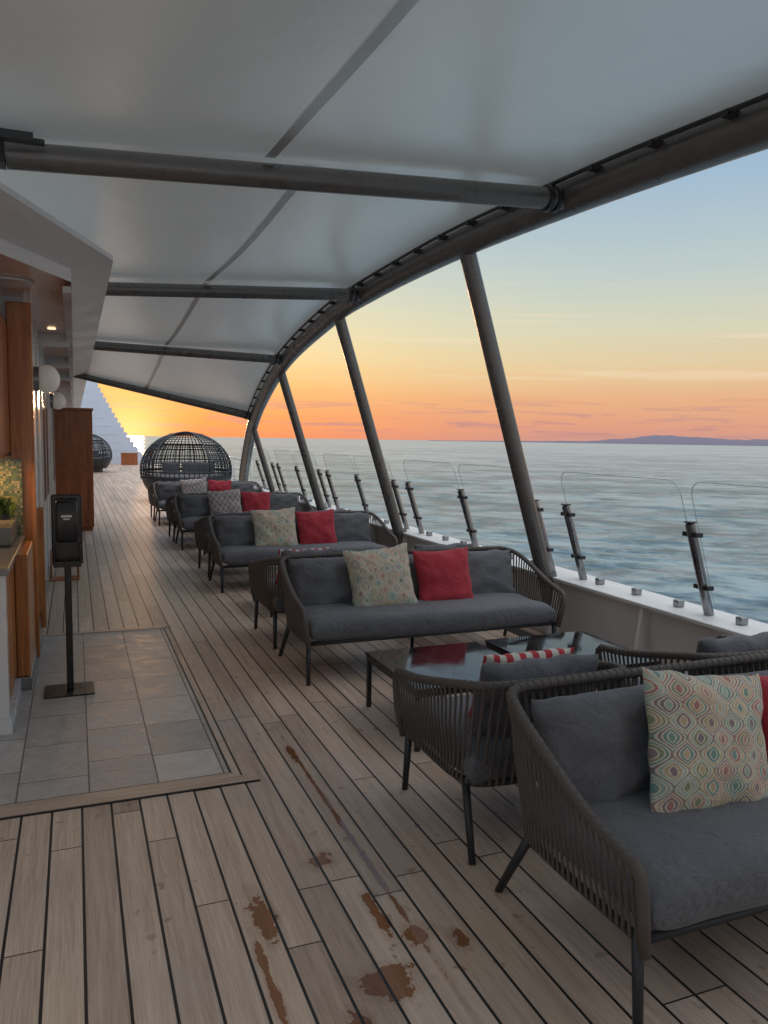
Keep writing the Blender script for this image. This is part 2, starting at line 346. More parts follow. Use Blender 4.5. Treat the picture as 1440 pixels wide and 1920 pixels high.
def pillow(name,w,h,t,mat,parent,loc,rot,n=22,ex=3.,pinch=.05,pw=.55,seed=0,wr=.006):
    v=[];f=[];uvs=[]
    def i_u(u): return (u+1)/2
    def side(s):
        b=len(v)
        for j in range(n+1):
            for i in range(n+1):
                u=math.sin((i/n-.5)*math.pi); q=math.sin((j/n-.5)*math.pi)
                T=(max(0,1-abs(u)**ex)*max(0,1-abs(q)**ex))**pw
                x=w/2*u*(1-pinch*(1-q*q)); y=h/2*q*(1-pinch*(1-u*u))
                nn=mnoise.noise(Vector((u*2.2+seed*3.1,q*2.2,s*5+seed)))*wr*2+mnoise.noise(Vector((u*5+seed,q*5,s*3)))*wr
                x+=mnoise.noise(Vector((q*3+seed,1,s*0)))*wr*1.2*abs(u); y+=mnoise.noise(Vector((u*3+seed,7,0)))*wr*1.2*abs(q)
                z=s*t/2*T+nn*min(1,T*2)
                v.append((x,y,z)); uvs.append((i_u(u),i_u(q)))
        for j in range(n):
            for i in range(n):
                a=b+j*(n+1)+i; q=(a,a+1,a+n+2,a+n+1); f.append(q if s>0 else q[::-1])
    side(1); side(-1)
    me=bpy.data.meshes.new(name); me.from_pydata(v,[],f)
    ul=me.uv_layers.new(name='UVMap')
    for lp in me.loops: ul.data[lp.index].uv=uvs[lp.vertex_index]
    import bmesh
    bm=bmesh.new(); bm.from_mesh(me); bmesh.ops.remove_doubles(bm,verts=bm.verts,dist=1e-5); bm.to_mesh(me); bm.free()
    me.polygons.foreach_set('use_smooth',[True]*len(me.polygons)); me.materials.append(mat)
    o=bpy.data.objects.new(name,me); col.objects.link(o); o.parent=parent; o.location=loc; o.rotation_euler=rot; return o
# ------------------------------------------------------------ woven seat furniture
cache={}
def woven(kind,loc,rotz=0,variant=0,stripe=True):
    W,D=(1.97,.80) if kind=='sofa' else (.76,.74)
    hb=.725 if kind=='sofa' else .69; hf=.50 if kind=='sofa' else .56
    e=empty({'sofa':'rope_sofa','chair':'rope_armchair'}[kind],loc,(0,0,rotz))
    if kind not in cache:
        h=W/2; zb=.27
        P=[((-h,.035,hf),(-h+.045,.05,zb)),((-h-.005,.24,hf+(hb-hf)*.22),(-h+.045,.22,zb)),((-h,.48,hf+(hb-hf)*.64),(-h+.045,.44,zb)),
           ((-h+.02,D-.14,hb-.02),(-h+.055,D-.22,zb)),((-h+.07,D-.03,hb),(-h+.09,D-.13,zb)),((-h+.19,D,hb+.003),(-h+.19,D-.105,zb)),((-W*.16,D+.006,hb+.004),(-W*.16,D-.10,zb))]
        Q=P+[((-a[0],a[1],a[2]),(-b[0],b[1],b[2])) for a,b in reversed(P)]
        top=catmull([a for a,b in Q],12); bot=catmull([b for a,b in Q],12)
        mb=MB(); post=[(-h+.035,.02,zb-.02),(-h+.012,.004,zb+.1),(-h+.002,.0,hf-.07),(-h,.010,hf-.02)]
        rim=[Vector(p) for p in post]+top+[Vector((-p[0],p[1],p[2])) for p in reversed(post)]
        mb.tube(rim,.0175,12); m1=('rim',mb,M_strap,True)
        mb=MB(); 
        L=[0]
        for i in range(1,len(top)): L.append(L[-1]+(top[i]-top[i-1]).length)
        sp=.033; N=int(L[-1]/sp); i=0
        for k in range(N+1):
            s=min(L[-1]*k/N,L[-1]-1e-6)
            while L[i+1]<s: i+=1
            u=(s-L[i])/(L[i+1]-L[i]); a=top[i].lerp(top[i+1],u); b=bot[i].lerp(bot[i+1],u)
            tg=(top[i+1]-top[i]).normalized(); nrm=tg.cross((a-b).normalized()).normalized()
            outw=Vector((a.x,a.y-D*.45,0)).normalized()
            if nrm.dot(outw)<0: nrm=-nrm
            mbw=[a+nrm*.0165*math.cos(q*math.pi/5)+(a-b).normalized()*.0165*math.sin(q*math.pi/5) for q in range(-1,7)]
            mb.tube(mbw,.0048,6,False)
            base=len(mb.v); R=6
            for q in range(R):
                w=q/(R-1); p=b.lerp(a,w)+nrm*(.010*math.sin(math.pi*w)+ (0.014 if q in(0,R-1) else .004)); hw=.0078
                for k8 in range(6):
                    an=k8*math.pi/3; mb.v.append(tuple(p+tg*hw*math.cos(an)+nrm*.0045*math.sin(an)))
            for q in range(R-1):
                for c in range(6): mb.f.append((base+q*6+c,base+q*6+(c+1)%6,base+q*6+6+(c+1)%6,base+q*6+6+c))
        m2=('straps',mb,M_strap,True)
        mb=MB()
        mb.tube(bot,.015,10); mb.tube([bot[0],bot[-1]],.015,10); 
        xs=[-h*.5,0,h*.5] if kind=='sofa' else [0]
        for x in xs: mb.box(x-.02,.06,zb-.012,x+.02,D-.12,zb+.008)
        for sx in (-1,1):
            mb.tube([(sx*(h-.045),.06,zb),(sx*(h-.04),.035,0)],[.017,.014],10)
            mb.tube([(sx*(h-.07),D-.17,zb),(sx*(h-.035),D-.03,0)],[.017,.014],10)
        if kind=='sofa': mb.tube([(0,.5,zb),(0,.52,0)],[.015,.012],10)
        m3=('frame',mb,M_frame,True)
        parts=[]
        for nm,mb,mat,sm in (m1,m2,m3):
            o=mk(nm,mb,mat,e,sm); parts.append((nm,o.data,(0,0,0),(0,0,0)))
        s=pillow('seat_cushion',W-.105,D-.10,.165,M_cush,e,(0,.025+(D-.12)/2,.345),(0,0,0),n=34,ex=14,pinch=.0,pw=.42,wr=.006)
        cl=[s]
        if kind=='sofa':
            for x,sd in ((-.62,1),(0.,2),(.60,3)):
                cl.append(pillow('back_cushion',.60,.39,.17,M_cush,e,(x,D-.20,.555),(rad(72),0,rad(2 if x<0 else -2)),ex=4,pinch=.04,pw=.5,seed=sd,wr=.014))
        else:
            cl.append(pillow('back_cushion',.54,.38,.15,M_cush,e,(0,D-.19,.555),(rad(72),0,0),ex=4,pinch=.03,pw=.5,seed=6,wr=.012))
        for o in cl: parts.append((o.name.split('.')[0],o.data,tuple(o.location),tuple(o.rotation_euler)))
        cache[kind]=parts
    else:
        for nm,me,l,r in cache[kind]:
            o=bpy.data.objects.new(nm,me); col.objects.link(o); o.parent=e; o.location=l; o.rotation_euler=r
    rr=random.uniform
    if kind=='sofa':
        pm=[M_ogee,M_ogee,M_ogee,M_dia,M_dia][variant]
        dx=-.07 if variant==0 else 0
        pillow('patterned_pillow',.50,.50,.17,pm,e,(-.27+dx+rr(-.02,.02),D-.36,.585),(rad(70),rad(rr(-6,-2) if variant else 7),rad(rr(-6,2))),n=28,seed=10+variant,pinch=.08,wr=.010)
        pillow('red_pillow',.46,.46,.16,M_red,e,(.21+dx*1.3+rr(-.02,.02),D-.35,.57),(rad(72),rad(rr(-3,3)),rad(rr(-4,6))),n=28,seed=20+variant,pinch=.08,wr=.010)
    elif stripe:
        pillow('striped_pillow',.44,.40,.14,M_str,e,(rr(-.04,.04),D-.36,.545),(rad(66),0,rad(rr(-5,5))),seed=30+variant,pinch=.07,wr=.009)
    return e
def table(loc):
    e=empty('coffee_table',loc); mb=MB(); s=.375
    mb.box(-s,-s,.315,s,s,.333); mk('glass_top',mb,M_tabletop,e,bevel=.004)
    mb=MB()
    for a,b,c,d in ((-s+.005,-s+.005,s-.005,-s+.03),(-s+.005,s-.03,s-.005,s-.005),(-s+.005,-s+.03,-s+.03,s-.03),(s-.03,-s+.03,s-.005,s-.03)): mb.box(a,b,.285,c,d,.3145)
    for x in (-1,1):
        for y in (-1,1): cx=x*(s-.02);cy=y*(s-.02); mb.box(cx-.013,cy-.013,0,cx+.013,cy+.013,.284)
    mk('frame',mb,M_frame,e,bevel=.003)
for i in range(5):
    y0=1.51+i*3.18
    woven('sofa',(2.325,y0,0),rad(random.uniform(-.6,.6)) if i else 0,i)
    woven('chair',(1.72,y0+1.66,0),math.pi+rad(random.uniform(-2,2)),i)
    woven('chair',(2.86,y0+1.68,0),math.pi+rad(random.uniform(-3,3)),i,False)
    if i<4:
        table((1.965,y0+2.36,0)); table((2.79,y0+2.38,0))
# ------------------------------------------------------------ deck
mb=MB(); mb.v=[(-6,-6,0),(3.62,-6,0),(3.62,50,0),(-6,50,0)]; mb.f=[(0,1,2,3)]; mk('wooden_deck',mb,M_deck)
mb=MB(); mb.v=[(-2.4,3.57,.004),(.655,3.57,.004),(.655,6.56,.004),(-2.4,6.56,.004)]; mb.f=[(0,1,2,3)]; mk('tiled_floor',mb,M_tile)
brd=empty('deck_border_board')
mb=MB(); mb.prism([(-2.4,3.45),(.765,3.45),(.66,3.565),(-2.4,3.565)],lambda a,b,t:(a,b,.001+t),.0065); mk('front_board',mb,M_board,brd)
mb=MB(); mb.prism([(-.3,6.565),(.655,6.565),(.72,6.63),(-.3,6.63)],lambda a,b,t:(a,b,.001+t),.0065); mk('rear_board',mb,M_board,brd)
mb=MB(); mb.box(-2.4,3.440,.0,.775,3.4495,.0065); mb.box(-2.4,3.5655,.0,.66,3.5715,.0072); mb.box(.656,3.5716,.0,.664,6.562,.0070)
mk('caulk_line',mb,M_caulk,brd)
# ------------------------------------------------------------ hull
mb=MB(); mb.box(-22,-60,-20,3.86,60,-.03); mk('ship_hull',mb,M_white)
# ------------------------------------------------------------ bulwark
bw=empty('bulwark_wall')
mb=MB(); mb.box(3.63,-6,-.02,3.80,17.3,.485); mk('panel',mb,M_bulw,bw)
mb=MB(); mb.box(3.56,-6,.4855,3.92,17.3,.515); mk('ledge',mb,M_bulw,bw,bevel=.008)
mb=MB()
y=-1.
while y<17: 
    mb.prism([(3.629,.0),(3.629,.484),(3.57,.484),(3.50,.0)],lambda a,b,t,y=y:(a,y+t,b),.03); y+=1.03
mk('stiffener',mb,M_bulw,bw)
mb=MB(); mb.box(3.38,-6,.001,3.498,17.3,.012); mk('gutter_grate',mb,M_dark,bw)
# ------------------------------------------------------------ arch + canopy
AX=lambda z:3.72-.32*z
arch=[(18.0,0.0),(17.4,.6),(15.9,1.30),(14.05,2.01),(11.35,2.66),(8.75,2.98),(7.3,3.06),(5.55,3.08),(4.0,3.04),(2.6,2.97),(1.2,2.86),(-.4,2.70),(-2.5,2.4),(-5,1.9)]
AP=catmull([(AX(z),y,z) for y,z in arch],10)
fr=empty('canopy_frame')
mb=MB(); mb.tube(AP,.104,28); mk('arch_tube',mb,M_steel,fr,True)
def archz(y):
    for a,b in zip(AP,AP[1:]):
        if b.y<=y<=a.y: return a.z+(b.z-a.z)*(y-a.y)/(b.y-a.y+1e-9)
    return AP[-1].z
for yy in (-4.0,-.9,2.2,5.3,8.38,11.48,14.6):
    z=archz(yy); mb=MB(); mb.tube([(AX(.0)-.02,yy,.0),(AX(z-.05),yy,z-.05)],.064 if yy<14 else .055,20)
    mb.tube([(AX(.5),yy,.5),(AX(.53),yy,.53)],.085,20)
    mk('strut',mb,M_steel,fr,'auto')
beams=[(-3.6,2.6),(.4,2.80),(3.97,2.84),(7.43,2.87),(10.94,2.77),(14.14,2.63)]
for yy,zl in beams:
    z=archz(yy); xr=AX(z); xl=-.26 if yy<5 else (-.05)
    mb=MB(); mb.tube([(xr-.02,yy,z-.02),(xl,yy,zl)],.060,20); mk('cross_beam',mb,M_beam,fr,'auto')
    mb=MB(); dz=(zl-z)/(xl-xr)
    for off in (.105,.16): mb.tube([(xr-off,yy,z-dz*off-.02),(xr-off-.025,yy,z-dz*(off+.025)-.02)],.074,20)
    mb.box(xl-.12,yy-.05,zl-.05,xl-.002,yy+.05,zl+.05)
    mb.box(xl-.30,yy-.025,zl-.03,xl-.12,yy+.025,zl+.03)
    mk('beam_flange',mb,M_dark,fr,'auto')
mb=MB(); mb.tube([(-.9,3.70,2.86),(-.42,3.80,2.86),(-.10,3.88,2.885)],.016,8); mb.tube([(-.9,3.60,2.80),(-.42,3.76,2.82)],.02,8)
mb.box(-.30,3.78,2.855,-.14,3.84,2.89)
mk('tension_cable',mb,M_dark,fr,'auto')
# fabric
def left_z(y):
    B=[(-6,2.55)]+beams+[(15,2.6)]
    for a,b in zip(B,B[1:]):
        if a[0]<=y<=b[0]: return a[1]+(b[1]-a[1])*(y-a[0])/(b[0]-a[0])
    return B[-1][1]
Bys=[b[0] for b in beams]
def bow(y):
    for a,b in zip(Bys,Bys[1:]):
        if a<=y<=b:
            u=(y-a)/(b-a); return math.sin(math.pi*u)
    return 0
def csurf(u,y,dz=0):
    zr=archz(y); xr=AX(zr)-.055; xl=-1.1; zl=left_z(y)
    x=xl+(xr-xl)*u
    z=zl+(zr-zl)*(x+.26)/(xr+.26)
    z+=.072-.06*bow(y)*math.sin(math.pi*min(1,max(0,u)))
    z+=.008*math.sin(x*3+y*1.3)*bow(y)
    return (x,y,z+dz)
cn=empty('fabric_canopy')
ys=[-3.6+ (14.2+3.6)*i/160 for i in range(161)]; nu=44
mb=MB()
for y in ys:
    for k in range(nu+1): mb.v.append(csurf(k/nu,y))
for j in range(160):
    for k in range(nu): a=j*(nu+1)+k; mb.f.append((a,a+1,a+nu+2,a+nu+1))
mk('fabric',mb,M_canopy,cn,True,fix=False)
mb=MB()
for (ya,yb,xs) in ((-3.5,.35,.93),(.45,3.93,.93),(4.01,7.39,1.17),(7.47,10.9,1.17),(10.98,14.1,1.17)):
    b=len(mb.v); n=24
    for i in range(n+1):
        y=ya+(yb-ya)*i/n; zr=archz(y); xr=AX(zr)-.055
        for dx in (-.027,.027): u=(xs+dx+1.1)/(xr+1.1); mb.v.append(csurf(u,y,-.004))
    for i in range(n): mb.f.append((b+2*i,b+2*i+1,b+2*i+3,b+2*i+2))
mk('seam',mb,M_seam,cn,fix=False)
mb=MB(); ey=[-3.5+17.6*i/80 for i in range(81)]
mb.tube([ (lambda p:(p[0]-.085,p[1],p[2]-.018))(csurf(1,y)) for y in ey],.013,8)
mb.tube([csurf(1,14.17),csurf(.75,14.17),csurf(.5,14.17),csurf(.3,14.17)],.03,8)
mk('edge_rail',mb,M_dark,cn,True)
mb=MB()
for i in range(38):
    y=-3.3+i*.46; p=csurf(1,y); mb.box(p[0]-.10,y-.02,p[2]-.04,p[0]-.02,y+.02,p[2]-.012)
mk('clamps',mb,M_dark,cn)
# ------------------------------------------------------------ glass balustrade
GX=lambda z:3.915-.33*z
gb=empty('glass_balustrade')
struts=[2.2,5.3,8.38,11.48,14.6,17.7]
posts=[];panels=[]
for i,s in enumerate(struts):
    mid=s+1.54
    if i==0: panels.append((s-1.45,s-.24)); posts+= [s-1.54,s-.22,s+.22]; 
    if i<5:
        panels+=[(s+.24,mid-.05),(mid+.04,s+2.86)]; posts+=[mid,s+2.86,s+3.30] if i<4 else [mid]
mp=MB();mc=MB();mg=MB();me_=MB();mcl=MB()
for y in posts:
    a=Vector((GX(.515),y,.515)); b=Vector((GX(1.11),y,1.11)); mp.tube([a,b],.031,16)
    for zz in (.70,1.04):
        c=Vector((GX(zz),y,zz)); mc.box(c.x-.026,y-.062,zz-.015,c.x+.030,y+.062,zz+.015)
    mc.box(GX(1.1)-.03,y-.03,1.112,GX(1.1)+.03,y+.03,1.122)
for a,b in panels:
    r=.10; zt=1.375; z0=.60; poly=[(a,z0),(b,z0)]
    for k in range(7): an=math.pi/2*k/6; poly.append((b-r+r*math.cos(an),zt-r+r*math.sin(an)))
    for k in range(7): an=math.pi/2+math.pi/2*k/6; poly.append((a+r+r*math.cos(an),zt-r+r*math.sin(an)))
    mg.prism(poly,lambda p,q,t:(GX(q)+.008+t,p,q),.010)
    me_.tube([(GX(q)+.013,p,q) for p,q in poly[1:]+[poly[0]]],.0038,6)
    for yy in (a+.22,(a+b)/2,b-.22): mcl.box(GX(.56)-.025,yy-.025,.516,GX(.56)+.035,yy+.025,.565)
mk('posts',mp,M_chrome,gb,'auto'); mk('post_clamps',mc,M_dark,gb,bevel=.006); mk('glass_panels',mg,M_glass,gb); mk('glass_edges',me_,M_edge,gb,True); mk('ledge_clamps',mcl,M_chrome,gb,bevel=.008)
# ------------------------------------------------------------ aft railing
rl=empty('white_railing'); mb=MB()
P=[(3.72,17.4),(4.0,22),(4.0,30),(4.0,40),(4.0,49.7),(-5,49.7)]
for z in (.25,.5,.78,1.05): mb.tube([(x,y,z) for x,y in P],.022 if z>1 else .012,6)
for (x0,y0),(x1,y1) in zip(P,P[1:]):
    n=int(math.hypot(x1-x0,y1-y0)/1.3)
    for i in range(n): u=i/n; mb.tube([(x0+(x1-x0)*u,y0+(y1-y0)*u,0),(x0+(x1-x0)*u,y0+(y1-y0)*u,1.05)],.02,6)
mk('rails',mb,M_white,rl,True)
mb=MB(); mb.v=[(3.6,17,-.004),(4.1,17,-.004),(4.1,50,-.004),(3.6,50,-.004)]; mb.f=[(0,1,2,3)]; mk('deck_margin',mb,M_bulw)
# ------------------------------------------------------------ daybeds
def daybed(loc,rz,s=1.):
    e=empty('cocoon_daybed',loc,(0,0,rz)); e.scale=(s,s,s)
    R=1.15;cz=.78;rz_=.98
    def sp(az,el,k=1.): return (k*R*math.cos(el)*math.cos(az),k*R*math.cos(el)*math.sin(az),cz+k*rz_*math.sin(el))
    mb=MB(); nu=40
    els=[rad(-38+ (30)*i/6) for i in range(7)]
    for el in els:
        for k in range(nu): mb.v.append(sp(2*math.pi*k/nu,el))
    for j in range(6):
        for k in range(nu): mb.f.append((j*nu+k,j*nu+(k+1)%nu,(j+1)*nu+(k+1)%nu,(j+1)*nu+k))
    o=mk('bowl',mb,M_frame,e,True); md=o.modifiers.new('s','SOLIDIFY'); md.thickness=.04
    mb=MB(); mb.tube([(0,0,0),(0,0,.22)],.75,24); mk('base',mb,M_frame,e,'auto')
    mb=MB(); a0,a1=rad(-60),rad(225)
    for i in range(42):
        az=a0+(a1-a0)*i/41; mb.tube([sp(az,rad(-12+100*k/11)) for k in range(12)],.012,5,False)
    for k in range(19): el=rad(-12+5.4*k); mb.tube([sp(a0+(a1-a0)*i/30,el) for i in range(31)],.010 if k%5 else .024,5,False)
    for az in range(226,300,6): mb.tube([sp(rad(az),rad(-12+3.2*k)) for k in range(5)],.012,5,False)
    for i in range(36):
        az=rad(20)+rad(150)*i/35; mb.tube([sp(az,rad(-8+50*k/6),.97) for k in range(7)],.010,4,False)
    for k in range(14): el=rad(-6+3.6*k); mb.tube([sp(rad(20)+rad(150)*i/20,el,.97) for i in range(21)],.010,4,False)
    mk('lattice',mb,M_frame,e,True)
    mb=MB(); mb.tube([sp(a0,rad(90*k/12)) for k in range(13)]+[sp(a1,rad(90-90*k/12)) for k in range(1,13)],.022,8)
    mb.tube([sp(2*math.pi*k/40,rad(-1)) for k in range(41)],.022,8); mk('hoop',mb,M_frame,e,True)
    mb=MB(); mb.tube([(0,0,.5),(0,0,.62),(0,0,.66)],[1.0,1.0,.93],32); mk('mattress',mb,M_cush,e,'auto')
    for x in (-.42,.1,.5): pillow('pillow',.45,.34,.15,M_cush,e,(x,.62,.80),(rad(72),0,0),n=12)
daybed((2.60,19.9,0),rad(-8),.97)
daybed((.42,36,0),rad(10),.95)
# ------------------------------------------------------------ ship mast
ms=empty('ship_mast'); mb=MB(); poly=[(-9,.0),(4.1,.0)]
N=34
for i in range(N):
    z=.0+i*.27; zz=z/9.2; x=4.1-3.2*(zz**.75)*1.55+0; poly+=[(x-.02,z+.16),(x-.19,z+.17),(x-.15,z+.265)]
poly+=[(-9,9.18)]
mb.prism(poly,lambda a,b,t:(a,46+t,b),1.6); mk('stepped_side',mb,M_blue,ms)
mb=MB()
for i in range(20): z=.3+i*.45; mb.box(-8.8,45.985,z,4.0-5.0*((z/9.2)**.75)-.5,45.998,z+.02)
mk('ribs',mb,M_blue,ms)
e=empty('wooden_planter',(2.75,44.5,0)); mb=MB(); mb.box(-.42,-.3,0,.42,.3,.62); mk('box',mb,M_wood2,e,bevel=.02)
mb=MB(); 
for z in (.15,.3,.45): mb.box(-.43,-.31,z,.43,-.301,z+.02)
mb.box(-.45,-.33,.621,.45,.33,.66); mk('trim',mb,M_wood,e)
e=empty('lifebuoy',(3.98,45.5,.62)); mb=MB(); mb.tube([(0,.3*math.cos(a*math.pi/12),.3*math.sin(a*math.pi/12)) for a in range(25)],.06,8); mk('ring',mb,M_redp,e,True)
# ------------------------------------------------------------ deckhouse
dh=empty('deckhouse')
mb=MB(); mb.box(-5,6.02,0,-.31,43,2.55); mk('side_wall',mb,M_wall,dh)
mb=MB(); mb.box(-5,-6,0,-2.6,6.0,2.55); mk('recessed_wall',mb,M_wall,dh)
mb=MB(); 
y=6.6
while y<42: mb.box(-.3095,y,.05,-.295,y+.05,2.5); y+=.95
mk('wall_battens',mb,M_wall,dh)
M_win=simple('tinted_window',(.05,.06,.07),.06)
mb=MB(); y=8.6
while y<40: mb.box(-.3085,y,.9,-.300,y+1.6,2.0); y+=3.8
mk('windows',mb,M_win,dh)
mb=MB(); mb.box(-.3095,6.02,.0,-.285,43,.12); mk('skirting',mb,M_chrome,dh)
mb=MB(); mb.prism([(-5,3.2),(-.62,2.9),(-.30,3.70),(.235,5.0),(.235,43),(-5,43)],lambda a,b,t:(a,b,2.635+t),.03); mk('roof_plate',mb,M_white,dh)
mb=MB(); out=[(-.62,2.9),(-.30,3.70),(.235,5.0),(.235,43)]; inn=[(-.75,3.55),(-.42,4.25),(.0,5.05),(.0,43)]
mb.v=[(x,y,2.634) for x,y in out]+[(x,y,2.575) for x,y in inn]+[(x,y,2.50) for x,y in inn]
for i in range(3): mb.f+=[(i,i+1,5+i,4+i),(4+i,5+i,9+i,8+i)]
mk('eave_fascia',mb,M_white,dh)
mb=MB(); mb.v=[(-5,3.3,2.54),(-.75,3.55,2.54),(-.42,4.25,2.54),(-.001,5.05,2.54),(-.001,43,2.54),(-5,43,2.54)]; mb.f=[(0,1,2,3,4,5)]; mk('soffit',mb,M_soffit,dh,fix=False)
mb=MB(); y=8.
while y<40: mb.box(-.30,y,2.42,-.02,y+.05,2.538); y+=2.4
mb.box(-.05,5.2,2.46,-.002,43,2.4995)
mk('soffit_brackets',mb,M_wall,dh)
mb=MB(); mb.tube([(-.36,5.4,2.537),(-.36,5.4,2.525)],.15,28); mk('ceiling_disc_light',mb,M_wall,dh,'auto')  # disc light fitting on the soffit, modelled without emission
mb=MB(); mb.tube([(-.17,7.6,2.537),(-.17,7.6,2.53)],.035,16)
mk('downlight',mb,M_bulb2,dh,'auto')
for i,y in enumerate((7.0,11.5,17.)):
    e=empty('wall_lamp',(-.2,y,2.05)); mb=MB(); mb.sphere((0,0,0),.10,20,12,1.15); mk('globe',mb,M_lamp,e,True); mb=MB(); mb.tube([(-.11,0,0),(-.06,0,0)],.1,16); mk('mount',mb,M_chrome,e,'auto')
# ------------------------------------------------------------ bar station
bs=empty('bar_station')
mb=MB(); mb.box(-1.2,4.5,.09,-.375,5.19,.86); mb.box(-.374,4.52,.12,-.36,4.83,.83); mb.box(-.374,4.86,.12,-.36,5.17,.83); mk('lower_cabinet',mb,M_wood,bs,bevel=.006)
mb=MB(); mb.box(-1.2,4.44,.09,-.352,4.498,.86); mb.box(-1.2,4.44,0.,-.34,5.19,.088); mk('end_panel',mb,M_wall,bs)
mb=MB(); mb.box(-1.2,4.42,.862,-.335,5.90,.90); mk('counter_top',mb,M_granite,bs,bevel=.006)
mb=MB(); mb.box(-1.2,5.902,.902,-.345,5.96,1.43); mk('mosaic_splashback',mb,M_mosaic,bs)
mb=MB(); mb.box(-1.2,5.3,.902,-.38,5.90,1.02); mk('upstand',mb,M_granite,bs,bevel=.01)
mb=MB(); mb.box(-1.2,5.0,1.44,-.43,5.95,2.38); mb.box(-.429,5.03,1.47,-.415,5.46,2.34); mb.box(-.429,5.49,1.47,-.415,5.92,2.34); mk('upper_cabinet',mb,M_wood2,bs,bevel=.006)
mb=MB(); mb.box(-.42,5.965,0.001,-.262,6.015,2.5); mb.box(-.36,5.20,0.09,-.285,5.90,.86); mk('corner_post',mb,M_wood,bs,bevel=.008)
mb=MB(); mb.box(-.365,5.19,0.0,-.28,6.01,.088); mk('kick_plate',mb,M_chrome,bs,bevel=.005)
mb=MB(); mb.box(-.9,5.6,1.425,-.47,5.64,1.438); mk('light_strip',mb,M_bulb,bs)
ld=bpy.data.lights.new('cabinet_light','AREA'); ld.shape='RECTANGLE'; ld.size=.5; ld.size_y=.05; ld.energy=3.2; ld.color=(1,.55,.2); lo=bpy.data.objects.new('cabinet_light',ld); col.objects.link(lo); lo.location=(-.62,5.72,1.42); lo.parent=bs
mb=MB()
for i in range(60):
    a=random.uniform(0,6.28); l=random.uniform(.08,.18); c=Vector((-.47+random.uniform(-.06,.06),5.80+random.uniform(-.05,.05),1.03)); d=Vector((math.cos(a)*.45,math.sin(a)*.3,1)).normalized()
    s=Vector((-math.sin(a),math.cos(a),0))*.009; b0=len(mb.v); mid=c+d*l*.6; tip=c+d*l+Vector((math.cos(a)*.03,0,-.01)); mb.v+=[tuple(c),tuple(mid+s),tuple(tip),tuple(mid-s)]; mb.f.append((b0,b0+1,b0+2,b0+3))
pe=empty('potted_plant'); mk('leaves',mb,M_leaf,pe,fix=False); mb=MB(); mb.tube([(-.47,5.8,1.021),(-.47,5.8,1.06)],.05,14); mk('pot',mb,M_dark,pe)
mb=MB(); mb.box(-.3095,6.9,.0,-.25,7.0,1.0); mk('door_post',mb,M_wood,dh)
e=empty('wooden_cabinet',(-.05,13.8,0)); mb=MB(); mb.box(-.33,0,.06,.33,1.2,2.0); mk('body',mb,M_wood2,e,bevel=.01)
mb=MB(); mb.box(-.345,-.015,2.001,.345,1.215,2.04); mb.box(-.31,.02,0,.31,1.18,.058); mk('cornice',mb,M_wood2,e)
mb=MB(); 
for x0,x1 in ((-.31,-.25),(.25,.31)): mb.box(x0,-.012,.08,x1,-.001,1.98)
for z0 in (.08,.98,1.9): mb.box(-.249,-.012,z0,.249,-.001,z0+.07)
mb.box(-.335,.0,.08,-.3305,.5,1.98)
mk('door_frame',mb,M_wood2,e)
# hand sanitiser dispenser
e=empty('hand_sanitizer_dispenser',(-.055,5.10,0))
mb=MB(); mb.box(-.15,-.125,.002,.14,.125,.014); mk('base_plate',mb,M_black,e,bevel=.003)
mb=MB(); mb.box(-.020,-.018,.0145,.020,.018,.84); mk('pole',mb,M_black,e,bevel=.004)
mb=MB(); mb.box(-.088,.0,.80,.088,.02,1.235); mk('back_plate',mb,M_black,e,bevel=.012)
mb=MB(); mb.box(-.078,-.10,.80,.078,-.001,.835); mb.box(-.078,-.10,.835,-.068,-.001,.93); mb.box(.068,-.10,.835,.078,-.001,.93); mk('drip_tray',mb,M_black,e,bevel=.004)
mb=MB(); mb.prism([(-.001,.94),(-.095,.955),(-.11,1.0),(-.11,1.13),(-.085,1.20),(-.001,1.215)],lambda a,b,t:(-.062+t,a,b),.124); mk('dispenser_body',mb,M_black,e,'auto',bevel=.014)
mb=MB(); mb.box(-.03,-.1125,1.105,.03,-.1105,1.118); mb.box(-.018,-.1125,1.09,.018,-.1105,1.098); mk('label',mb,M_white,e)
e=empty('floor_stand',(-.13,9.2,0)); mb=MB(); mb.tube([(-.14,0,.01),(-.14,0,.32),(.14,0,.32),(.14,0,.01)],.01,8); mb.box(-.15,-.12,.002,.15,.12,.012); mk('stand_frame',mb,M_wood2,e)
# ------------------------------------------------------------ sea, hills
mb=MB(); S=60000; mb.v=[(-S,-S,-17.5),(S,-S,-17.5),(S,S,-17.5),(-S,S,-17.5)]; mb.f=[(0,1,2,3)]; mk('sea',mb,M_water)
mb=MB(); R=24000; n=260
for i in range(n+1):
    az=rad(25+40*i/n); x=R*math.sin(az);y=R*math.cos(az)
    u=i/n; env=min(1,max(0,(u-.05)/.35))
    hgt=20+env*(150+170*(mnoise.noise(Vector((u*6,1,0)))+.45*mnoise.noise(Vector((u*19,2,0)))+.18*mnoise.noise(Vector((u*60,2,0)))))
    mb.v+=[(x,y,-30),(x,y,max(-20,hgt*env*1.0))]
for i in range(n): mb.f.append((2*i,2*i+2,2*i+3,2*i+1))
mk('distant_hills',mb,M_hill,smooth=True)
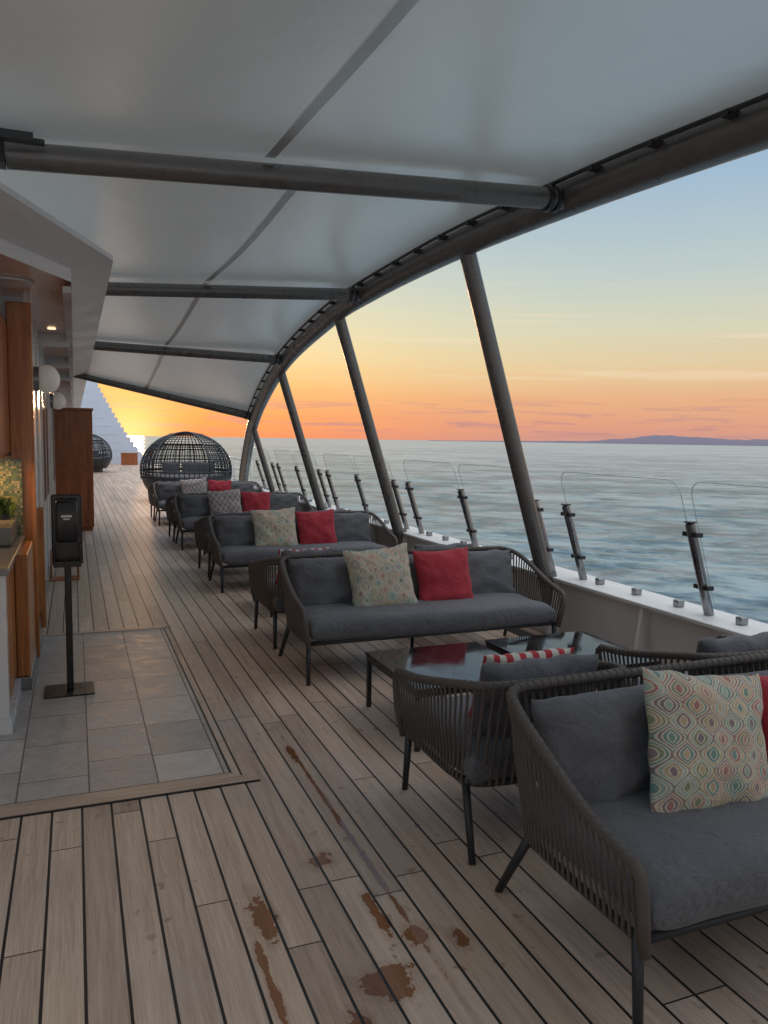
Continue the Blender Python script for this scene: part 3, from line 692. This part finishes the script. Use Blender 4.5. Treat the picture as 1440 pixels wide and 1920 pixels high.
# ------------------------------------------------------------ world
w=bpy.data.worlds.new('World'); sc.world=w; w.use_nodes=True; t=NT(w.node_tree); bg=t.n['Background']; outw=t.n['World Output']
d=coords(t,'Generated'); x,y,z=t.sep(d)
nz=t.noise(t.comb(t.m('MULTIPLY',x,3.),t.m('MULTIPLY',y,3.),t.m('MULTIPLY',z,45.)),1.,5,.6)
el=t.m('MULTIPLY',t.m('ARCSINE',z),57.2958)
el2=t.m('ADD',el,t.m('MULTIPLY',t.m('SUBTRACT',nz,.5),1.3))
k=t.m('DIVIDE',el2,60.,clamp=True)
up=[(.30,(.34,.48,.63)),(.42,(.245,.39,.60)),(.49,(.24,.375,.59)),(.62,(.80,.86,.97)),(.78,(1.4,1.45,1.53)),(1.,(1.75,1.8,1.88))]  # upper stops, above the camera view, raised to brighten the scene
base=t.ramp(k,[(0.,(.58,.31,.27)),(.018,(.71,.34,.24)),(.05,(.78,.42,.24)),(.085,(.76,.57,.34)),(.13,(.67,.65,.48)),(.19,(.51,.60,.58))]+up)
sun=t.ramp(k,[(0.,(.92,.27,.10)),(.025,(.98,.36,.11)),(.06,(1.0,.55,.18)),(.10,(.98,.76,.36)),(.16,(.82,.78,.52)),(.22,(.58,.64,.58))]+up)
saz=rad(3.5); hx=math.sin(saz);hy=math.cos(saz)
hl=t.m('SQRT',t.m('ADD',t.m('MULTIPLY',x,x),t.m('MULTIPLY',y,y)))
dt=t.m('DIVIDE',t.m('ADD',t.m('MULTIPLY',x,hx),t.m('MULTIPLY',y,hy)),t.m('ADD',hl,.001))
az=t.m('POWER',t.m('MAXIMUM',dt,0.),15.)
c=t.mix(az,base,sun)
cl=t.noise(t.comb(t.m('MULTIPLY',x,9.),t.m('MULTIPLY',y,9.),t.m('MULTIPLY',z,120.)),1.,6,.62)
band=t.m('MULTIPLY',t.mr(el,.1,.8),t.mr(el,1.6,3.6,1.,0.))
c=t.mix(t.m('MULTIPLY',t.m('MULTIPLY',t.mr(cl,.50,.62),band),.6),c,(.44,.24,.28))
wsp=t.noise(t.comb(t.m('MULTIPLY',x,2.),t.m('MULTIPLY',y,2.),t.m('ADD',t.m('MULTIPLY',z,70.),t.m('MULTIPLY',x,2.))),1.,5,.6)
b2=t.m('MULTIPLY',t.mr(el,3.,5.),t.mr(el,8.,13.,1.,0.))
c=t.mix(t.m('MULTIPLY',t.m('MULTIPLY',t.mr(wsp,.55,.72),b2),.4),c,(.93,.74,.54))
sd=t.m('POWER',t.m('MAXIMUM',t.m('ADD',t.m('MULTIPLY',x,hx),t.m('MULTIPLY',y,hy)),0.),900.)
c=t.mix(t.m('MULTIPLY',sd,.8),c,(1.5,.95,.35))
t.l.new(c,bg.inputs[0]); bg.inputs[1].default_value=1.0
sky=t.new('ShaderNodeTexSky',sky_type='NISHITA'); sky.sun_disc=False; sky.sun_elevation=rad(2.); sky.sun_rotation=saz
bg2=t.new('ShaderNodeBackground'); t.l.new(sky.outputs[0],bg2.inputs[0]); bg2.inputs[1].default_value=.008
ad=t.new('ShaderNodeAddShader'); t.l.new(bg.outputs[0],ad.inputs[0]); t.l.new(bg2.outputs[0],ad.inputs[1]); t.l.new(ad.outputs[0],outw.inputs[0])
sl=bpy.data.lights.new('sun','SUN'); sl.energy=.35; sl.angle=rad(2.); sl.color=(1,.55,.28); so=bpy.data.objects.new('sun',sl); col.objects.link(so)
dv=Vector((hx*math.cos(rad(2)),hy*math.cos(rad(2)),math.sin(rad(2)))); so.rotation_euler=dv.to_track_quat('Z','Y').to_euler(); so.location=(0,0,30)
# ------------------------------------------------------------ camera
p=rad(5.36);yaw=rad(21.8);r=rad(.895)
F=Vector((math.sin(yaw)*math.cos(p),math.cos(yaw)*math.cos(p),-math.sin(p))); R0=Vector((math.cos(yaw),-math.sin(yaw),0)); U0=R0.cross(F)
Rv=R0*math.cos(r)+U0*math.sin(r); Uv=U0*math.cos(r)-R0*math.sin(r)
cam=bpy.data.cameras.new('camera'); cam.sensor_fit='VERTICAL'; cam.sensor_height=24; cam.lens=24*1450/1920; cam.clip_start=.05; cam.clip_end=120000
co=bpy.data.objects.new('camera',cam); col.objects.link(co)
mw=Matrix(((Rv.x,Uv.x,-F.x,0),(Rv.y,Uv.y,-F.y,0),(Rv.z,Uv.z,-F.z,1.6),(0,0,0,1))); co.matrix_world=mw
sc.camera=co
sc.view_settings.view_transform='Standard'; sc.view_settings.look='None'; sc.view_settings.exposure=0; sc.view_settings.gamma=1
